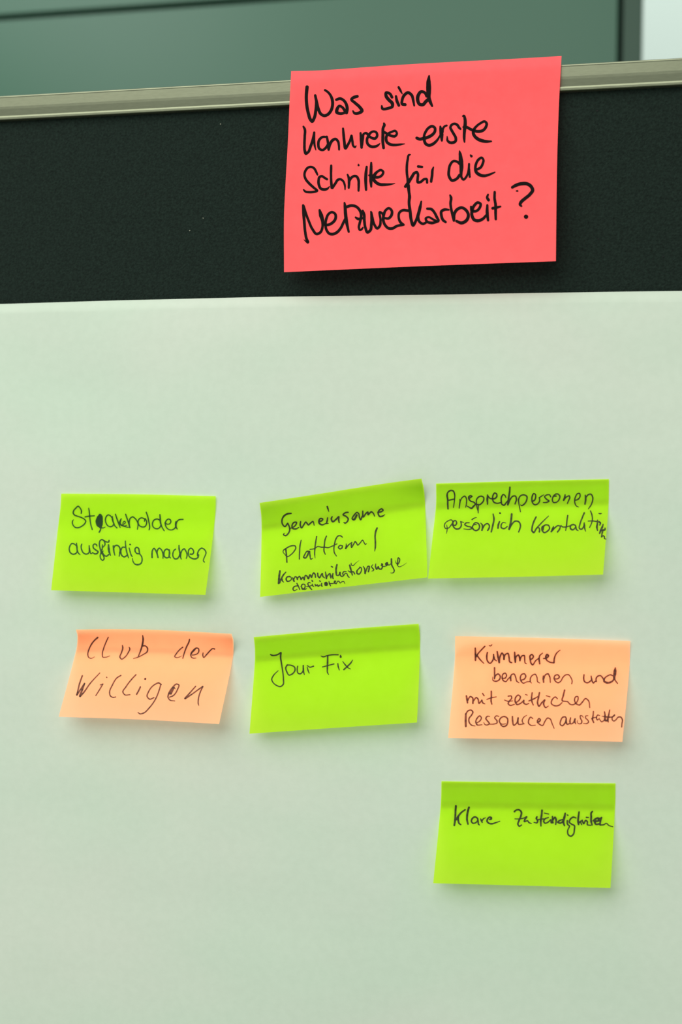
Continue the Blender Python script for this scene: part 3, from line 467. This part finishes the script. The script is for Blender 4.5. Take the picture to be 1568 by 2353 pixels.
NOTES = {
 'pink': (Note([(669.5,163.5),(735,161.8),(860,153),(960,146.5),(1200,134),(1291,128.7)], [(1291,128.7),(1286.8,203),(1282.6,306.6),(1280,421),(1278,600)],
        [(653,625.4),(960,612),(1278,600.3)], [(669.5,163.5),(665.8,234),(661.9,325),(657,412),(653,498.6),(653,625.4)], .16, (.0095, .013), (0, 0), 0, -.0102, .002), 'pink', 'ink_black',
        'large coral pink sticky note over the metal rim, with a question in thick black marker'),
 'stake': (Note([(140.7,1134.3),(320,1136),(495.9,1140.2)], [(495.9,1140.2),(495.2,1175),(489.3,1234),(472.3,1367)],
        [(117.4,1356.3),(472.3,1367)], [(140.7,1134.3),(139.3,1161.6),(133,1215),(117.4,1356.3)], .26, (.012, .014), (0, 0), .0012), 'lime', 'ink_green',
        'lime green sticky note at the far left reading Stakeholder ausfindig machen'),
 'gemein': (Note([(596.7,1155.6),(727,1135.9),(878.7,1112),(969,1099.5)], [(969,1099.5),(974.2,1120.5),(976.5,1143),(980,1240),(982.5,1326.8)],
        [(598,1371.7),(790,1349),(982.5,1326.8)], [(596.7,1155.6),(600.9,1190.7),(601,1249.6),(598,1371.7)], .28, (.010, .010), (.004, .009), .0022), 'lime', 'ink_olive',
        'tilted lime green sticky note reading Gemeinsame Plattform, with four lines of writing'),
 'ansprech': (Note([(1002.6,1111.2),(1200,1105.5),(1400,1101)], [(1400,1101),(1399,1161),(1393,1240),(1386.6,1320.4)],
        [(984,1329.4),(1190,1325.5),(1386.6,1320.4)], [(1002.6,1111.2),(1002.4,1161),(994,1240),(984,1329.4)], .25, (.015, .015), (0, 0), .0002), 'lime', 'ink_olive',
        'lime green sticky note in the top right reading Ansprechpersonen persönlich kontaktieren'),
 'club': (Note([(174.5,1446.7),(256.7,1445.6),(374,1448),(532.4,1456.3)], [(532.4,1456.3),(537,1473),(535.4,1509.7),(503.7,1663.7)],
        [(135,1647),(315,1653),(503.7,1663.7)], [(174.5,1446.7),(178,1462.8),(175,1495),(135,1647)], .24, (.018, .018), (.0055, .009), .0042), 'orange', 'ink_brown',
        'light orange sticky note at the lower left reading Club der Willigen'),
 'jour': (Note([(583.3,1464),(770,1447.5),(962.5,1433.5)], [(962.5,1433.5),(965.6,1467.4),(963.5,1553.5),(958.7,1660.3)],
        [(573.5,1686),(770,1672.5),(958.7,1660.3)], [(583.3,1464),(586,1490.4),(585.7,1524.8),(573.5,1686)], .24, (.012, .012), (.001, .0005), .0008), 'lime', 'ink_olive',
        'lime green sticky note in the middle with only two words, Jour Fix'),
 'kuemm': (Note([(1046.5,1461.8),(1240,1466),(1449,1472.9)], [(1449,1472.9),(1446.8,1537),(1431,1704.6)],
        [(1030.6,1695.7),(1230,1699.5),(1431,1704.6)], [(1046.5,1461.8),(1045.6,1521.8),(1030.6,1695.7)], .20, (.013, .013), (.0075, .0), .0016), 'orange', 'ink_darkbrown',
        'light orange sticky note at the right with four lines beginning Kümmerer benennen'),
 'klare': (Note([(1015,1795.2),(1215,1798),(1415,1800)], [(1415,1800),(1414.3,1851),(1403.7,2040.7)],
        [(996,2029.6),(1200,2035),(1403.7,2040.7)], [(1015,1795.2),(1013.3,1851),(996,2029.6)], .24, (.014, .013), (0, 0), .0002), 'lime', 'ink_olive',
        'lowest lime green sticky note, reading Klare Zuständigkeiten'),
}
def add_ribbon(note, pts, vs, fs, uvg, layer=0):
    """one pen stroke (points x, y, width in photo pixels) laid on the note as a flat band of ink"""
    n = len(pts); sm = []; o1 = .00009 + layer * 2.2e-6; o2 = o1 + 1.2e-6
    if n == 1: sm = [pts[0]]
    for i in range(n - 1):
        p0 = pts[i - 1] if i > 0 else tuple(2 * a - b for a, b in zip(pts[0], pts[1]))
        p1, p2 = pts[i], pts[i + 1]
        p3 = pts[i + 2] if i + 2 < n else tuple(2 * a - b for a, b in zip(pts[-1], pts[-2]))
        d = math.hypot(p2[0] - p1[0], p2[1] - p1[1]) or .01
        da = max(math.hypot(p1[0] - p0[0], p1[1] - p0[1]), .01); db = max(math.hypot(p3[0] - p2[0], p3[1] - p2[1]), .01)
        k = max(2, int(d / 1.1))
        t1 = [((p2[c] - p1[c]) / d * da + (p1[c] - p0[c]) / da * d) / (da + d) * d for c in (0, 1)]
        t2 = [((p3[c] - p2[c]) / db * d + (p2[c] - p1[c]) / d * db) / (d + db) * d for c in (0, 1)]
        for j in range(k):
            u = j / k
            q = [(2*u**3-3*u*u+1)*p1[c] + (u**3-2*u*u+u)*t1[c] + (3*u*u-2*u**3)*p2[c] + (u**3-u*u)*t2[c] for c in (0, 1)]
            sm.append((q[0], q[1], p1[2] + (p2[2] - p1[2]) * u))
    if n > 1: sm.append(pts[-1])
    g = uvg; last = None; ctr = []
    for i, (x, y, w_) in enumerate(sm):
        a = sm[max(0, i - 1)]; b = sm[min(len(sm) - 1, i + 1)]
        tx, ty = b[0] - a[0], b[1] - a[1]; l = math.hypot(tx, ty)
        if l < 1e-6: tx, ty, l = 1, 0, 1
        nxv, nyv = -ty / l * w_ / 2, tx / l * w_ / 2
        idx = []
        for (X, Y) in ((x + nxv, y + nyv), (x - nxv, y - nyv)):
            g = note.inv(X, Y, g); vs.append(note.pt(g[0], g[1], o2)); idx.append(len(vs) - 1)
        if last: fs.append((last[0], idx[0], idx[1], last[1]))
        last = idx
    # round ends and joins
    step = max(1, int(len(sm) / max(1, n - 1)))
    for (x, y, w_) in pts:
        g = note.inv(x, y, g); vs.append(note.pt(g[0], g[1], o1)); c = len(vs) - 1; k = 12
        for j in range(k):
            a = 2 * math.pi * j / k; g2 = note.inv(x + w_ / 2 * math.cos(a), y + w_ / 2 * math.sin(a), g)
            vs.append(note.pt(g2[0], g2[1], o1))
        for j in range(k): fs.append((c, c + 1 + (j + 1) % k, c + 1 + j))
INKNAME = {'ink_black': 'thick black marker', 'ink_green': 'dark green-black pen', 'ink_olive': 'black pen', 'ink_brown': 'brown-black pen', 'ink_darkbrown': 'dark brown pen'}
for key, (nt_, pm, ink, label) in NOTES.items():
    nu, nv = (56, 48)
    vs, fs = [], []
    for j in range(nv + 1):
        for i in range(nu + 1): vs.append(nt_.pt(i / nu, j / nv))
    for j in range(nv):
        for i in range(nu):
            a = j * (nu + 1) + i; fs.append((a, a + nu + 1, a + nu + 2, a + 1))
    c = sum(vs, Vector()) / len(vs)
    me = bpy.data.meshes.new('note_paper'); me.from_pydata([v - c for v in vs], [], fs)
    for p in me.polygons: p.use_smooth = True
    note = link('sticky_note', me, pm); note.location = c
    tag(note, label, 'sticky note', None if key == 'pink' else 'small sticky notes on the pale paper')
    SHADE = {'ansprech': 'strip_shade_lime', 'jour': 'strip_shade_lime', 'klare': 'strip_shade_lime', 'gemein': 'strip_shade_lime_pale', 'club': 'strip_shade_orange'}.get(key)
    # added band behind the glued upper strip, standing in for its shade
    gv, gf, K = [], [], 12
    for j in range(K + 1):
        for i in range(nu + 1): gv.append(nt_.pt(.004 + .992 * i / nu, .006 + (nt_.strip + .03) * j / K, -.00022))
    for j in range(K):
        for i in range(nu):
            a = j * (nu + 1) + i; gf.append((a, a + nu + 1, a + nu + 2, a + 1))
    gm = bpy.data.meshes.new('shade_band'); gm.from_pydata([v - c for v in gv], [], gf)
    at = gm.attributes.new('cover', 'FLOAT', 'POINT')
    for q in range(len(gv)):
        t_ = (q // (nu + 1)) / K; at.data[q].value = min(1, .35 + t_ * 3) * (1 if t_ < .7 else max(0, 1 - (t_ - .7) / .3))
    if SHADE:
        go = bpy.data.objects.new('shade_band', gm); C.objects.link(go); gm.materials.append(M[SHADE]); go.parent = note
    words = {}; layer = 0
    for (k2, word, (x0, y0, s), st) in WORDS:
        if k2 != key: continue
        w_ = words.setdefault(word, ([], []))
        for stroke in st.split(';'):
            pts = []; cur = 24.0
            for p in stroke.split():
                v = [float(a) for a in p.split(',')]
                if len(v) == 3: cur = v[2]
                pts.append((x0 + v[0] / s, y0 + v[1] / s, cur / s * INKW * (1.06 if key == 'pink' else 1)))
            add_ribbon(nt_, pts, w_[0], w_[1], (.5, .5), layer); layer += 1
    for word, (wv, wf) in words.items():
        me = bpy.data.meshes.new('handwriting'); me.from_pydata([v - c for v in wv], [], wf)
        o = bpy.data.objects.new('handwriting', me); C.objects.link(o); me.materials.append(M[ink]); o.parent = note
        what = word if word in ('question mark', 'slash stroke') else 'word ' + word
        o['label'] = 'handwritten %s in %s' % (what, INKNAME[ink])
